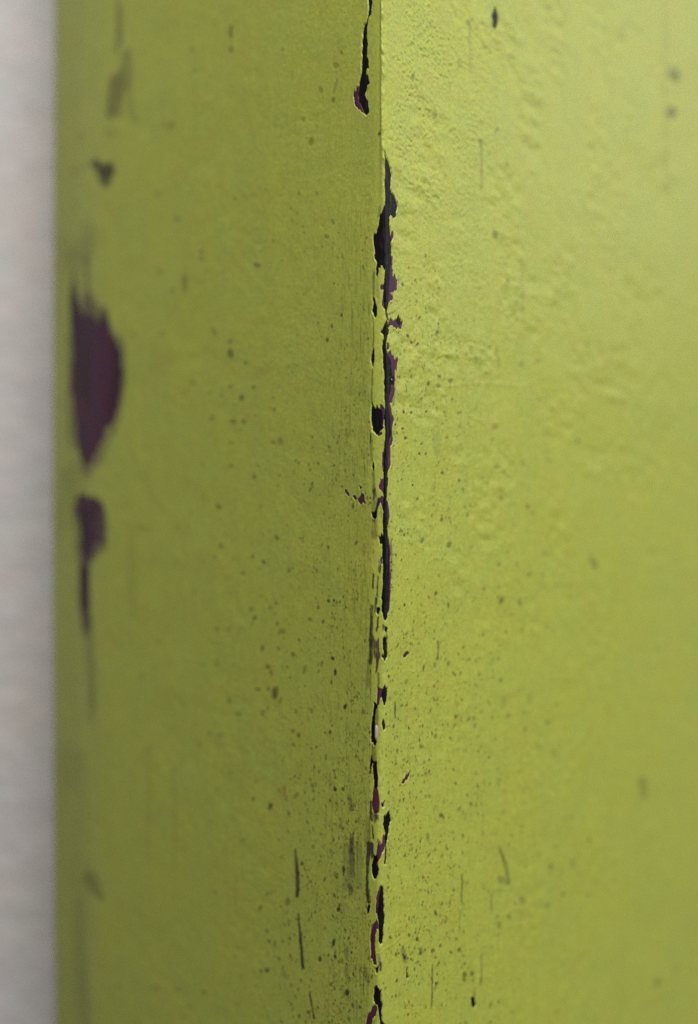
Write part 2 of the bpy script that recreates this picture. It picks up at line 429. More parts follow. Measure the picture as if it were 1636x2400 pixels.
# softer rubbed-in grime, a darkened crease, painted edge shade: (panel, [(x, y, width)...], strength)
S_ = [
 ('A7', [(1340,370,8),(1350,470,17),(1352,550,19),(1346,584,8)], .93), ('A7', [(1354,665,4),(1366,800,11),(1375,920,12)], .9),
 ('A3', [(332,180,26),(350,330,60),(375,620,70)], .40), ('A3', [(402,280,22),(400,700,30)], .36), ('A3', [(520,370,30),(532,560,40),(505,720,40)], .38), ('A3', [(400,240,60),(470,290,60)], .35), ('A3', [(370,800,40),(385,980,40)], .22),
 ('A3', [(335,100,20),(336,240,34)], .5), ('A3', [(555,420,26),(555,640,26)], .16), ('A3', [(330,980,110),(350,1090,110)], .16),
 ('A5', [(385,0,50),(385,200,40),(385,460,34)], .6), ('A5', [(450,0,50),(455,130,50)], .45), ('A5', [(400,470,40),(395,560,36)], .3), ('A5', [(345,20,24),(350,180,20)], .35),
 ('A1', [(300,-60,150),(290,1200,140)], .08), ('A3', [(285,-40,140),(285,1200,110)], .09), ('A5', [(285,-40,120),(300,1200,150)], .07), ('A7', [(310,-40,160),(330,1200,190)], .10),  # shade on the far left edge, painted in as a wide faint band
 ('A1', [(537,30,24),(537,210,36)], .22), ('A1', [(572,260,46),(568,390,54)], .22), ('A1', [(524,350,50),(520,510,80)], .30),
 ('A1', [(590,440,30),(600,520,40)], .2),
 ('A1', [(425,757,26),(500,760,40)], .5), ('A1', [(442,775,46),(490,785,66)], .6), ('A1', [(462,800,50),(482,832,52)], .6), ('A1', [(270,768,10),(400,770,14)], .18),
 ('A1', [(1050,120,14),(1050,170,14)], .45), ('A1', [(1050,225,12),(1050,240,12)], .4),
 ('A1', [(400,1050,70),(390,1160,90)], .18),
 ('A3', [(398,0,14),(400,250,18)], .42), ('A3', [(345,0,100),(370,180,80)], .10), ('A3', [(835,100,30),(838,160,24)], .28),
 ('A3', [(1045,440,30),(1050,455,24)], .5), ('A3', [(1097,638,22),(1098,645,20)], .5), ('A3', [(960,740,20),(962,742,20)], .35),
 ('A3', [(320,590,14),(318,640,14)], .4), ('A3', [(318,790,16),(318,830,14)], .3),
 ('A5', [(398,470,40),(408,700,50),(415,930,34)], .14), ('A5', [(424,560,8),(430,900,10)], .2),
 ('A5', [(600,80,40),(600,480,40)], .09), ('A5', [(1250,800,22),(1250,840,22)], .5),
 ('A7', [(400,500,54),(425,550,60),(450,580,46)], .36), ('A7', [(1405,1010,5),(1425,1130,9)], .75),
 ('A7', [(350,600,50),(380,1160,60)], .14), ('A7', [(675,0,14),(675,420,14)], .10), ('A7', [(790,0,16),(790,460,14)], .10),
 ('A7', [(1230,160,14),(1222,185,16)], .5), ('A7', [(1210,912,20),(1211,914,20)], .6), ('A7', [(1186,918,12),(1187,920,12)], .55),
 ('A7', [(1070,480,6),(1070,680,6)], .14),
 (3, [(690,260,46),(690,720,34)], .42), (3, [(745,300,50),(760,720,50)], .25), (3, [(690,1040,14),(684,1560,16)], .48), (3, [(675,1880,18),(668,2160,26)], .45),
 (3, [(515,885,30),(516,886,30)], .7), (3, [(335,1000,40),(325,1560,36)], .16), (3, [(610,800,20),(610,1000,24)], .25),
 (4, [(665,0,20),(662,340,24)], .45), (4, [(640,840,26),(640,940,22)], .85), (4, [(650,950,50),(655,1300,30)], .42), (4, [(680,1480,40),(690,1800,60)], .40),
 (4, [(700,1800,60),(705,1900,50)], .85), (4, [(705,1900,90),(700,2160,100)], .40), (4, [(770,1930,18),(720,2160,24)], .7), (4, [(1237,0,16),(1238,100,14)], .5),
 (5, [(700,120,70),(700,400,110)], .30), (5, [(690,1060,24),(680,1300,34)], .55), (5, [(765,1100,18),(755,1240,18),(755,1420,22)], .70), (5, [(735,1460,40),(715,1690,34)], .65),
 (5, [(660,1560,60),(655,1740,40)], .4), (5, [(655,1740,40),(650,2200,70)], .78), (5, [(765,1770,18),(745,1960,50)], .85), (5, [(850,1890,18),(850,1960,24)], .7),
 (5, [(800,900,30),(795,1000,30)], .4), (5, [(890,1940,40),(900,2010,50)], .6),
 (6, [(650,0,80),(650,230,70),(630,390,60)], .70), (6, [(720,0,50),(715,300,40)], .45), (6, [(745,240,24),(735,540,24)], .55), (6, [(790,240,24),(785,320,24)], .75),
 (6, [(610,390,70),(600,800,90)], .25), (6, [(770,560,30),(770,800,36)], .35), (6, [(700,1780,60),(690,2050,90)], .35), (6, [(740,1120,40),(745,1420,50)], .38),
 (6, [(640,840,14),(630,1000,14)], .35), (6, [(1062,1020,10),(1062,1300,8)], .35),
 (7, [(630,0,24),(628,80,24)], .8), (7, [(645,580,34),(650,880,50)], .72), (7, [(720,740,80),(720,860,60)], .4), (7, [(670,980,20),(690,1200,24)], .55),
 (7, [(665,1300,60),(650,1490,70)], .82), (7, [(605,1300,60),(585,1700,46),(578,2160,44)], .62), (7, [(600,900,90),(590,1300,90)], .22),
 (7, [(280,480,60),(320,680,70)], .32), (7, [(320,1150,70),(320,1450,80),(330,1800,70)], .36), (7, [(230,1300,90),(240,2000,120)], .16), (7, [(440,1300,100),(440,2000,120)], .14),
 (7, [(185,1650,24),(185,1780,24)], .4), (7, [(300,1980,110),(310,2110,60)], .30),
 (8, [(590,-40,50),(610,100,60)], .62), (8, [(550,1190,30),(552,1340,60)], .42), (8, [(600,1380,120),(610,1470,60)], .22), (8, [(800,1090,40),(805,1210,40)], .6), (8, [(525,1200,14),(520,1640,14)], .28),
 (8, [(1190,900,80),(1205,1010,80),(1215,1080,70)], .32), (8, [(1200,1000,46),(1205,1035,46)], .85), (8, [(1262,1170,14),(1240,1240,16),(1255,1300,16)], .6),
 (8, [(220,900,60),(240,1030,50)], .35), (8, [(220,1160,40),(260,1420,60)], .3), (8, [(20,750,50),(15,830,50)], .55),
 ('A2', [(1470,330,40),(1478,352,46)], .50), ('A2', [(1465,505,40),(1465,515,40)], .50), ('A2', [(670,588,16),(671,590,16)], .45), ('A2', [(664,1055,26),(664,1068,24)], .42),
 ('A2', [(600,650,8),(602,860,10)], .26), ('A2', [(1432,0,14),(1438,860,16)], .12), ('A2', [(1445,860,24),(1446,862,24)], .15), ('A2', [(548,90,12),(550,320,8)], .16),
 ('A2', [(715,745,10),(716,760,10)], .3), ('A2', [(137,605,10),(139,612,10)], .8), ('A2', [(1240,160,24),(1241,162,24)], .15),
 ('A4', [(783,490,18),(784,492,18)], .45), ('A4', [(784,20,6),(790,290,8)], .22), ('A4', [(670,420,10),(683,500,10)], .22), ('A4', [(400,820,34),(400,900,30)], .12),
 ('A6', [(1105,222,30),(1115,240,26)], .42), ('A6', [(772,405,14),(778,430,14)], .38), ('A6', [(406,590,6),(404,660,8)], .4), ('A6', [(210,860,5),(210,930,5)], .4), ('A6', [(760,235,16),(765,240,16)], .3),
 ('A8', [(685,370,12),(710,430,14),(730,530,10)], .45), ('A8', [(1330,60,40),(1340,130,30)], .26), ('A8', [(512,480,7),(510,610,7)], .4), ('A8', [(380,900,6),(374,1090,6)], .45), ('A8', [(602,860,7),(600,980,6)], .32),  # first stroke darkens the line of a crease
 ('A8', [(690,505,30),(720,520,24)], .3), ('A8', [(900,625,14),(902,632,14)], .4), ('A8', [(1015,430,24),(1018,450,24)], .22), ('A8', [(1400,970,34),(1402,980,30)], .25), ('A8', [(780,590,24),(790,600,24)], .3),
 ('A8', [(648,580,10),(645,640,10)], .28), ('A8', [(680,705,20),(682,718,18)], .25), ('A8', [(395,980,14),(397,984,14)], .6), ('A8', [(1485,910,24),(1486,914,24)], .2),
 ('A8', [(505,650,7),(500,740,7)], .22), ('A8', [(570,1000,10),(566,1050,12)], .35),
]
# undercoat showing through thin paint, not worn right through: same form
B_ = [
 ('A3', [(335,170,30),(345,330,60)], .5), ('A3', [(400,200,60),(430,290,130),(520,360,60)], .45), ('A3', [(552,400,34),(556,560,36),(520,740,50),(430,900,70),(385,985,40)], .42), ('A3', [(322,380,30),(318,640,30),(335,880,30)], .40),
 ('A3', [(345,1140,40),(400,1125,60),(465,1150,40)], .6),
 ('A5', [(360,0,60),(440,0,90),(440,90,90),(420,190,70)], .62), ('A5', [(385,150,56),(382,300,50),(384,440,54),(392,520,40)], .66), ('A5', [(470,20,30),(470,150,26)], .4), ('A5', [(392,500,44),(410,760,46),(420,940,20)], .12),
 ('A1', [(545,30,36),(540,200,40)], .14), ('A1', [(575,270,60),(570,390,70)], .14), ('A1', [(525,340,60),(520,500,76)], .24),
 (6, [(760,0,40),(765,300,40),(740,540,26)], .5), (5, [(700,20,60),(690,120,60)], .5), (7, [(720,700,70),(735,820,70)], .5), (7, [(760,1240,40),(800,1300,50)], .4), (8, [(770,1000,60),(800,1150,50)], .35), (8, [(680,500,60),(665,900,50)], .5),
 (3, [(1000,560,80),(980,720,60)], .4), (4, [(1040,40,40),(1020,380,40)], .42), (2, [(800,1300,30),(770,1500,40)], .3), (5, [(985,440,20),(990,1100,22)], .35), (5, [(800,800,40),(790,1000,30)], .35), (7, [(320,1200,90),(320,1850,110)], .20),
]
# single pits: (panel, x, y, rx, ry, dark)
D_ = [(4,1195,470,20,34,.95),(4,1325,485,20,22,.95),(4,1580,470,16,18,.95),(4,1055,690,16,22,.95),(4,1180,755,20,20,.9),(4,1085,830,11,28,.85),(4,1220,915,16,28,.9),(4,1405,965,11,14,.9),(4,1460,1175,18,22,.95),(4,1385,1275,9,18,.8),(4,1350,1710,14,18,.95),(4,1430,1940,16,18,.9),(4,970,1860,10,22,.9),(4,945,1950,10,14,.9),(4,1165,1610,13,14,.85),(4,1275,1390,11,12,.8),(4,1105,1650,14,14,.6),(4,1570,1180,14,24,.6),(4,1190,1480,10,30,.5),(4,1240,1270,10,30,.5),(4,1265,1210,10,26,.55),(4,140,680,34,50,.25),(4,340,800,18,24,.4),(4,50,1620,14,40,.5),(4,550,1850,10,12,.95),(4,580,1930,14,30,.6),(4,630,2010,16,20,.8),(4,630,1925,16,14,.7),(4,150,1740,22,22,.4),(4,1260,1000,10,10,.5),(4,1090,600,12,30,.6),(4,1285,545,11,14,.7),(4,1080,465,10,12,.7),(4,1060,525,12,12,.5),
 (3,1265,1345,16,22,.9),(3,1338,1462,20,22,.9),(3,1430,1490,18,22,.9),(3,1110,1295,10,16,.8),(3,1010,955,18,18,.8),(3,1130,2050,14,18,.9),(3,1100,2035,10,14,.8),(3,145,1000,12,24,.5),(3,1000,715,18,26,.7),(3,985,800,10,20,.7),(3,110,1640,10,16,.5),(3,1120,400,10,50,.55),
 (5,1270,290,9,10,.9),(5,1365,290,9,10,.9),(5,1270,360,11,16,.9),(5,1210,390,14,22,.95),(5,1095,385,9,12,.9),(5,1160,395,8,10,.8),(5,1065,305,9,10,.8),(5,1018,715,13,10,.95),(5,1065,730,15,22,.95),(5,990,845,15,20,.95),(5,1020,890,10,14,.8),(5,1160,815,12,22,.8),(5,995,990,12,22,.95),(5,1000,1278,24,8,.95),(5,990,1235,10,16,.9),(5,1095,1095,9,10,.8),(5,1110,1240,9,12,.8),(5,1210,1570,15,26,.9),(5,1260,1140,12,12,.7),(5,1000,1700,9,20,.8),(5,1500,520,14,12,.6),(5,1515,150,16,20,.4),(5,1445,1100,10,30,.6),(5,1325,1330,12,26,.5),(5,1000,170,12,16,.8),(5,950,250,10,14,.9),(5,250,165,10,22,.6),(5,535,675,12,10,.6),(5,400,1340,10,20,.5),(5,410,1480,12,26,.5),(5,20,1500,16,26,.5),(5,480,1060,10,30,.4),(5,680,680,10,26,.5),(5,1195,2070,12,26,.5),(5,1360,2080,14,16,.5),(5,455,825,14,16,.4),(5,350,1980,12,12,.6),(5,570,1970,12,12,.6),(5,370,1140,10,12,.5),
 (6,945,615,14,26,.95),(6,900,1255,12,18,.9),(6,1095,90,12,40,.75),(6,1035,1460,13,24,.9),(6,960,1455,16,12,.6),(6,1290,1490,13,28,.9),(6,955,270,13,14,.8),(6,1255,1100,12,18,.8),(6,1180,1110,12,24,.7),(6,1305,70,11,12,.8),(6,1070,910,34,34,.22),(6,30,545,18,36,.75),(6,200,1140,18,28,.75),(6,400,960,14,22,.8),(6,435,910,16,30,.5),(6,300,1040,18,24,.5),(6,465,970,10,14,.6),(6,95,1085,9,20,.5),(6,110,1630,10,14,.5),(6,490,1220,14,60,.4),(6,430,1750,12,60,.45),(6,280,1590,12,30,.5),(6,840,1900,8,40,.5),(6,1460,770,16,24,.5),(6,1545,480,12,30,.5),(6,175,140,14,26,.5),(6,290,200,14,26,.5),(6,1145,1370,10,20,.5),(6,5,330,14,26,.5),(6,880,2040,16,12,.4),(6,430,1990,12,22,.5),(6,230,2110,14,26,.5),
 (7,45,370,18,30,.9),(7,170,1020,16,26,.85),(7,170,360,16,24,.6),(7,240,1190,11,20,.8),(7,315,1260,14,30,.85),(7,40,170,20,22,.6),(7,160,560,20,20,.5),(7,270,900,9,20,.6),(7,1135,550,16,22,.55),(7,170,1170,11,14,.6),(7,240,1310,10,14,.7),(7,265,525,16,24,.6),(7,1190,455,12,18,.5),(7,1490,410,12,26,.6),(7,1295,420,11,30,.6),(7,1325,435,10,10,.6),(7,1505,130,16,20,.5),(7,15,1440,12,24,.6),(7,65,1860,12,20,.6),(7,220,1900,10,22,.6),(7,180,1980,14,14,.6),(7,90,1790,12,14,.6),(7,935,2025,20,24,.55),(7,985,2060,9,14,.6),(7,1255,1260,16,26,.2),(7,850,200,10,26,.4),(7,950,375,8,10,.5),(7,305,2050,26,50,.5),
 (8,90,235,26,34,.85),(8,265,715,15,30,.9),(8,40,1025,18,34,.85),(8,345,1320,11,30,.8),(8,245,1640,26,44,.8),(8,460,1880,20,26,.8),(8,970,700,22,22,.85),(8,1290,665,17,30,.85),(8,1420,740,17,30,.85),(8,1130,825,11,20,.85),(8,1110,970,17,20,.75),(8,885,1560,14,30,.55),(8,1000,1700,10,22,.8),(8,1065,1690,11,28,.8),(8,1080,1430,14,24,.65),(8,345,1110,10,18,.7),(8,220,1160,12,18,.7),(8,285,1390,11,20,.7),(8,225,1480,10,14,.7),(8,1340,960,20,24,.5),(8,1470,975,16,24,.5),(8,1350,1090,18,20,.5),(8,1440,1115,16,24,.6),(8,945,550,8,24,.6),(8,1285,370,11,26,.5),(8,1285,870,14,20,.6),(8,160,380,12,18,.5),(8,5,360,14,24,.6),(8,430,220,10,18,.6),(8,630,430,14,24,.6),(8,600,490,10,20,.5),(8,210,600,12,40,.4),(8,330,800,12,14,.4),(8,400,1790,16,30,.4),(8,265,2080,20,50,.4),(8,470,1510,16,18,.5),(8,600,1450,14,22,.5),(8,850,1475,12,18,.5),(8,1440,640,10,30,.5),(8,330,1830,10,16,.5),(8,1405,1990,18,24,.3),(8,1100,2060,10,30,.4),(8,85,1990,10,14,.5),(8,1290,1820,14,26,.35),(8,105,550,10,18,.4),(8,320,550,10,30,.4),
 ('A8',525,938,8,12,.75),('A8',558,935,7,12,.7),('A8',500,826,7,10,.7),('A8',500,190,8,7,.4),('A8',463,838,6,8,.6),('A8',407,887,5,9,.6),('A8',216,968,5,10,.5),('A8',525,890,6,8,.5),('A8',488,778,5,8,.5),('A8',365,130,6,8,.4),('A8',520,745,4,8,.5),('A8',415,808,6,8,.7),('A8',380,830,7,10,.7),('A8',310,775,5,9,.6),('A8',325,845,6,7,.5),('A8',615,70,6,8,.3),('A8',940,1110,10,14,.2),
 ('A6',715,547,7,8,.45),('A6',790,540,6,12,.3),('A6',830,538,6,10,.3),('A6',612,350,6,10,.45),('A6',720,185,6,7,.4),('A6',680,240,7,12,.4),('A6',890,190,10,8,.25),('A6',895,520,6,12,.3),('A6',610,560,6,12,.3),('A6',505,735,6,10,.4),('A6',590,740,7,10,.35),('A6',565,940,6,12,.35),('A6',600,910,6,8,.35),('A6',395,370,7,9,.7),('A6',455,150,10,14,.55),('A6',335,130,7,10,.5),('A6',555,165,8,9,.35),('A6',395,1020,7,11,.5),('A6',480,970,6,12,.4),('A6',860,1065,9,20,.25),('A6',720,930,9,12,.25),('A6',700,870,12,26,.2),('A6',820,850,8,30,.2),('A6',795,915,9,12,.3),('A6',650,940,6,10,.3),('A6',930,1100,12,20,.2),('A6',260,555,5,8,.5),('A6',340,710,5,14,.5),('A6',390,695,6,10,.4),('A6',320,600,6,8,.4),('A6',290,540,5,8,.4),('A6',440,510,7,7,.35),
 ('A4',668,960,12,10,.35),('A4',500,1020,5,8,.8),('A4',760,220,8,14,.25),('A4',860,480,12,12,.25),('A4',1245,665,14,10,.2),('A4',555,430,8,16,.3),('A4',665,780,12,14,.3),('A4',410,548,7,8,.6),('A4',405,590,8,10,.55),('A4',460,570,8,10,.5),('A4',425,985,6,7,.9),('A4',445,825,6,6,.6),('A4',610,1010,5,10,.4),('A4',690,1100,8,8,.4),('A4',650,835,8,8,.3),('A4',270,365,5,7,.8),
 ('A2',390,520,8,20,.4),('A2',290,350,7,16,.5),('A2',830,430,10,12,.2),('A2',1260,600,16,20,.12),('A2',540,105,8,12,.35),('A2',595,645,8,10,.3),('A2',665,405,8,8,.25),('A2',500,290,10,16,.25),
 ('A5',1195,228,8,9,.7),('A5',1145,205,6,8,.6),('A5',1255,118,9,10,.6),('A5',1000,155,9,12,.5),('A5',1155,484,9,10,.6),('A5',1490,405,6,8,.9),('A5',1515,403,4,7,.8),('A5',1252,415,5,10,.6),('A5',1465,500,6,9,.7),('A5',1508,665,7,9,.9),('A5',1330,648,7,10,.7),('A5',1215,705,10,10,.55),('A5',1190,622,8,14,.5),('A5',1520,730,6,14,.9),('A5',1565,885,7,12,.9),('A5',1355,1015,7,10,.7),('A5',1330,1058,7,9,.6),('A5',1497,1000,6,9,.8),('A5',1040,860,10,14,.4),('A5',1080,920,14,10,.4),('A5',1190,915,9,14,.4),('A5',720,595,14,14,.2),('A5',975,208,7,8,.5),('A5',1140,445,8,12,.45),('A5',1100,280,8,10,.4),('A5',985,690,7,20,.3),('A5',1405,490,8,9,.5),('A5',1280,545,14,12,.4),('A5',1240,825,9,22,.4),('A5',675,1090,9,24,.25),('A5',995,1020,8,12,.35),('A5',905,1060,8,14,.25),('A5',635,75,14,10,.25),('A5',665,80,12,10,.2),('A5',1170,808,12,8,.45),('A5',1380,720,8,18,.4),('A5',1412,905,7,12,.45),('A5',1342,908,6,9,.5),('A5',1270,860,8,16,.4),
 ('A7',1520,97,7,9,.85),('A7',1556,98,6,9,.7),('A7',1497,150,5,8,.7),('A7',1370,435,7,9,.85),('A7',1535,645,8,10,.8),('A7',1452,868,7,12,.9),('A7',1512,795,6,14,.8),('A7',1520,858,6,9,.8),('A7',1575,1020,8,14,.9),('A7',1400,1110,8,9,.7),('A7',1357,1128,6,10,.7),('A7',1320,1075,6,8,.5),('A7',925,1022,10,10,.4),('A7',710,1000,9,8,.35),('A7',535,990,10,12,.25),('A7',857,1085,7,8,.3),('A7',830,1135,8,10,.3),('A7',1245,800,6,14,.5),('A7',1265,868,6,10,.5),('A7',1282,790,5,8,.5),('A7',1313,775,5,9,.5),('A7',1420,145,6,7,.5),('A7',1342,130,9,12,.4),('A7',1525,490,10,14,.5),('A7',1560,460,7,14,.7),('A7',1420,360,7,10,.4),('A7',1500,380,7,10,.4),('A7',1275,410,6,7,.4),('A7',1220,790,8,9,.5),('A7',1500,985,7,9,.5),('A7',810,1010,20,12,.18),('A7',1320,990,6,9,.4),
 ('A3',1485,382,6,10,.85),('A3',1165,44,14,9,.6),('A3',1045,392,9,9,.5),('A3',1115,488,7,8,.5),('A3',1150,600,9,10,.45),('A3',1045,595,8,8,.5),('A3',1005,637,8,8,.4),('A3',875,580,9,14,.35),('A3',1055,752,12,9,.6),('A3',1103,755,8,9,.6),('A3',1045,850,10,8,.4),('A3',1047,955,8,9,.55),('A3',1153,1005,8,9,.6),('A3',1170,955,7,7,.4),('A3',1550,270,5,8,.8),('A3',1240,850,9,9,.4),('A3',1270,845,10,16,.35),('A3',915,15,12,9,.35),('A3',725,75,12,14,.3),('A3',780,165,12,16,.2),('A3',730,360,14,14,.2),('A3',970,350,12,18,.25),('A3',950,625,8,8,.35),('A3',1205,975,6,6,.3),('A3',1340,932,6,7,.4),('A3',1090,790,6,6,.4),('A3',920,955,8,8,.3),
 ('A1',1410,645,10,16,.5),('A1',1455,410,9,14,.4),('A1',1512,455,8,12,.5),('A1',1483,1075,10,9,.45),('A1',1065,905,9,10,.3),('A1',800,1000,12,14,.3),('A1',1510,1010,7,12,.45),('A1',885,325,10,10,.3),('A1',780,575,12,14,.3),('A1',870,230,10,14,.25),('A1',1525,300,12,12,.3),('A1',1375,545,8,10,.35),('A1',1550,240,6,10,.5),('A1',715,885,10,20,.25),('A1',1280,230,7,8,.25),('A1',1520,400,6,30,.35),('A1',1435,880,6,8,.4),('A1',1355,880,6,8,.35),('A1',500,610,30,26,.15),('A1',370,630,24,16,.15),
]
RUST = [('A7', 1290, 100, 8, 18, .6), ('A7', 1295, 130, 6, 9, .4), ('A6', 488, 872, 9, 10, .35), ('A5', 1035, 535, 12, 8, .25), ('A3', 1212, 385, 14, 14, .22), ('A3', 1010, 75, 14, 9, .2), ('A4', 655, 770, 12, 14, .3), ('A6', 895, 190, 14, 10, .25), ('A1', 760, 570, 22, 18, .18), ('A1', 815, 800, 24, 40, .12), ('A3', 730, 470, 40, 60, .12), ('A3', 1200, 520, 26, 14, .22)]
# fine raised creases and scratches: (panel, polyline, width px, height mm)
CR_ = [(8, [(720,975),(790,960),(1050,780),(1280,620)], 1.4, .030),
 ('A8', [(660,550),(730,545)], 6, .03), ('A8', [(740,590),(790,665)], 4, .012), ('A8', [(870,665),(915,640)], 4, .012),
 ('A4', [(445,70),(520,130)], 4, .014), ('A4', [(430,230),(465,330)], 4, .018), ('A4', [(500,400),(560,405)], 4, .018), ('A4', [(440,440),(475,438)], 5, .020), ('A4', [(620,555),(690,530)], 4, .014),
 ('A4', [(830,520),(875,520)], 5, .014), ('A4', [(440,590),(600,575),(800,590)], 4, .024), ('A4', [(900,600),(1100,610),(1320,660),(1584,680)], 8, .022), ('A4', [(540,930),(620,905)], 4, .014), ('A4', [(600,690),(680,650)], 4, .014),
 ('A4', [(1180,630),(1260,670),(1340,665)], 6, .010), ('A4', [(980,590),(1000,620)], 4, .01), ('A2', [(870,480),(940,460),(980,500)], 6, .008), ('A8', [(1080,500),(1170,530)], 7, .012), ('A8', [(1280,560),(1330,630)], 8, .010), ('A8', [(1170,700),(1230,760)], 6, .010),
 ('A6', [(930,760),(980,740)], 6, .012), ('A6', [(580,290),(640,340)], 4, .012)]

def pt(p, x, y):
    x0, y0, sc = PAN[p]
    return x0+x/sc, y0+y/sc

NEG = np.float32(-60.0)
GF = np.full((R, K), NEG, np.float32); KF = np.full((R, K), NEG, np.float32)
stain_shade = np.zeros((R, K), np.float32); rust = np.zeros((R, K), np.float32)
H = np.zeros((R, K), np.float32)

# ragged edges: look the outlines up at slightly displaced places, hair-like along the grain
q = 1.0
JX = PX+q*1.5*fbm(PX/7, PY/9, 3, 3)
JY = PY+q*1.8*fbm(PX/7, PY/9, 8, 3)+13.0*(vnoise(PX/3.6, PY/60, 12)-0.5)+16.0*sstep(420, 300, PX)*(vnoise(PX/9, PY/120, 14)-0.5)*2
colx = PX[R//2]

def window(xmin, xmax, ymin, ymax, pad=10):
    jj = np.where((colx > xmin-pad-12) & (colx < xmax+pad+12))[0]
    if len(jj) == 0: return None
    j0, j1 = jj[0], jj[-1]+1
    ya = np.maximum(PY[:, j0], PY[:, j1-1]); yb = np.minimum(PY[:, j0], PY[:, j1-1])
    ii = np.where((ya > ymin-pad) & (yb < ymax+pad))[0]
    if len(ii) == 0: return None
    return slice(ii[0], ii[-1]+1), slice(j0, j1)

def seg_dist(x, y, x0, y0, x1, y1):
    dx, dy = x1-x0, y1-y0
    L2 = dx*dx+dy*dy+1e-9
    t = np.clip(((x-x0)*dx+(y-y0)*dy)/L2, 0, 1)
    return np.hypot(x-(x0+t*dx), y-(y0+t*dy)), t

def poly_sd(poly, x, y):
    n = len(poly)
    d = np.full(x.shape, 1e9, np.float32); ins = np.zeros(x.shape, bool)
    for k in range(n):
        x0, y0 = poly[k]; x1, y1 = poly[(k+1) % n]
        dd, _ = seg_dist(x, y, x0, y0, x1, y1)
        d = np.minimum(d, dd)
        if y0 != y1:
            c = ((y0 > y) != (y1 > y)) & (x < (x1-x0)*(y-y0)/(y1-y0)+x0)
            ins ^= c
    return np.where(ins, d, -d)

patches = []       # [ (kind, window, sd) ]
for kind, lst in (('K', K_), ('P', P_)):
    for pan, pts in lst:
        poly = [pt(pan, *p) for p in pts]
        xs = [p[0] for p in poly]; ys = [p[1] for p in poly]
        wn = window(min(xs), max(xs), min(ys), max(ys))
        if wn is None: continue
        kj = 0.4 if (max(xs)-min(xs) < 24 and max(ys)-min(ys) < 70) else 1.0
        sd = poly_sd(poly, PX[wn]+kj*(JX[wn]-PX[wn]), PY[wn]+kj*(JY[wn]-PY[wn]))
        GF[wn] = np.maximum(GF[wn], sd)
        if kind == 'K': KF[wn] = np.maximum(KF[wn], sd)
        patches.append((kind, wn, sd, (sum(xs)/len(xs), sum(ys)/len(ys)), (max(xs)-min(xs), max(ys)-min(ys))))

grain = 0.55+0.9*vnoise(s2/0.10, z2/2.6, 21)*1.0
grain2 = 0.7+0.6*vnoise(s2/0.22, z2/0.30, 22)
bruise = np.zeros((R, K), np.float32); pitm = np.zeros((R, K), np.float32)
for pan, pl, st, dest in [(*q_, stain_shade) for q_ in S_]+[(*q_, bruise) for q_ in B_]:
    pl = [(*pt(pan, x, y), wd/PAN[pan][2]) for x, y, wd in pl]
    mw = max(p[2] for p in pl)
    wn = window(min(p[0] for p in pl)-mw, max(p[0] for p in pl)+mw, min(p[1] for p in pl)-mw, max(p[1] for p in pl)+mw)
    if wn is None: continue
    x = JX[wn]; y = JY[wn]
    best = np.full(x.shape, -9.0, np.float32)
    for (x0, y0, w0), (x1, y1, w1) in zip(pl[:-1], pl[1:]):
        d, t = seg_dist(x, y, x0, y0, x1, y1)
        hw = (w0+(w1-w0)*t)*0.5
        best = np.maximum(best, 1-d/(hw*1.25+0.8))
    a = sstep(0.0, 0.50, best)*min(st*(1.6 if pan in (5, 6, 7) else 1.25), 0.97)*np.clip(grain[wn]*grain2[wn], 0.2, 1.25)
    dest[wn] = 1-(1-dest[wn])*(1-np.clip(a, 0, 0.97))

def pit(xp, yp, rx, ry, dark, depth, arr=None, tilt=0.0):
    wn = window(xp-rx*2, xp+rx*2, yp-ry*2, yp+ry*2, 3)
    if wn is None: return
    x = PX[wn]-xp; y = PY[wn]-yp
    x = x+tilt*y
    r = np.sqrt((x/max(rx, 1.5))**2+(y/max(ry, 1.5))**2)
    f = 1-sstep(0.55, 1.35, r)
    tgt = pitm if arr is None else arr
    tgt[wn] = 1-(1-tgt[wn])*(1-dark*f)
    if depth: H[wn] += -depth*f+0.35*depth*np.exp(-((r-1.5)/0.35)**2)

for pan, x, y, rx, ry, dk in D_:
    sc = PAN[pan][2]; X0, Y0 = pt(pan, x, y)
    pit(X0, Y0, rx/sc*1.2, ry/sc*1.15, dk*0.96, 0.022, tilt=rng.normal(0, .15))
for pan, x, y, rx, ry, dk in RUST:
    sc = PAN[pan][2]; X0, Y0 = pt(pan, x, y)
    pit(X0, Y0, rx/sc*1.3, ry/sc*1.3, dk, 0, rust)

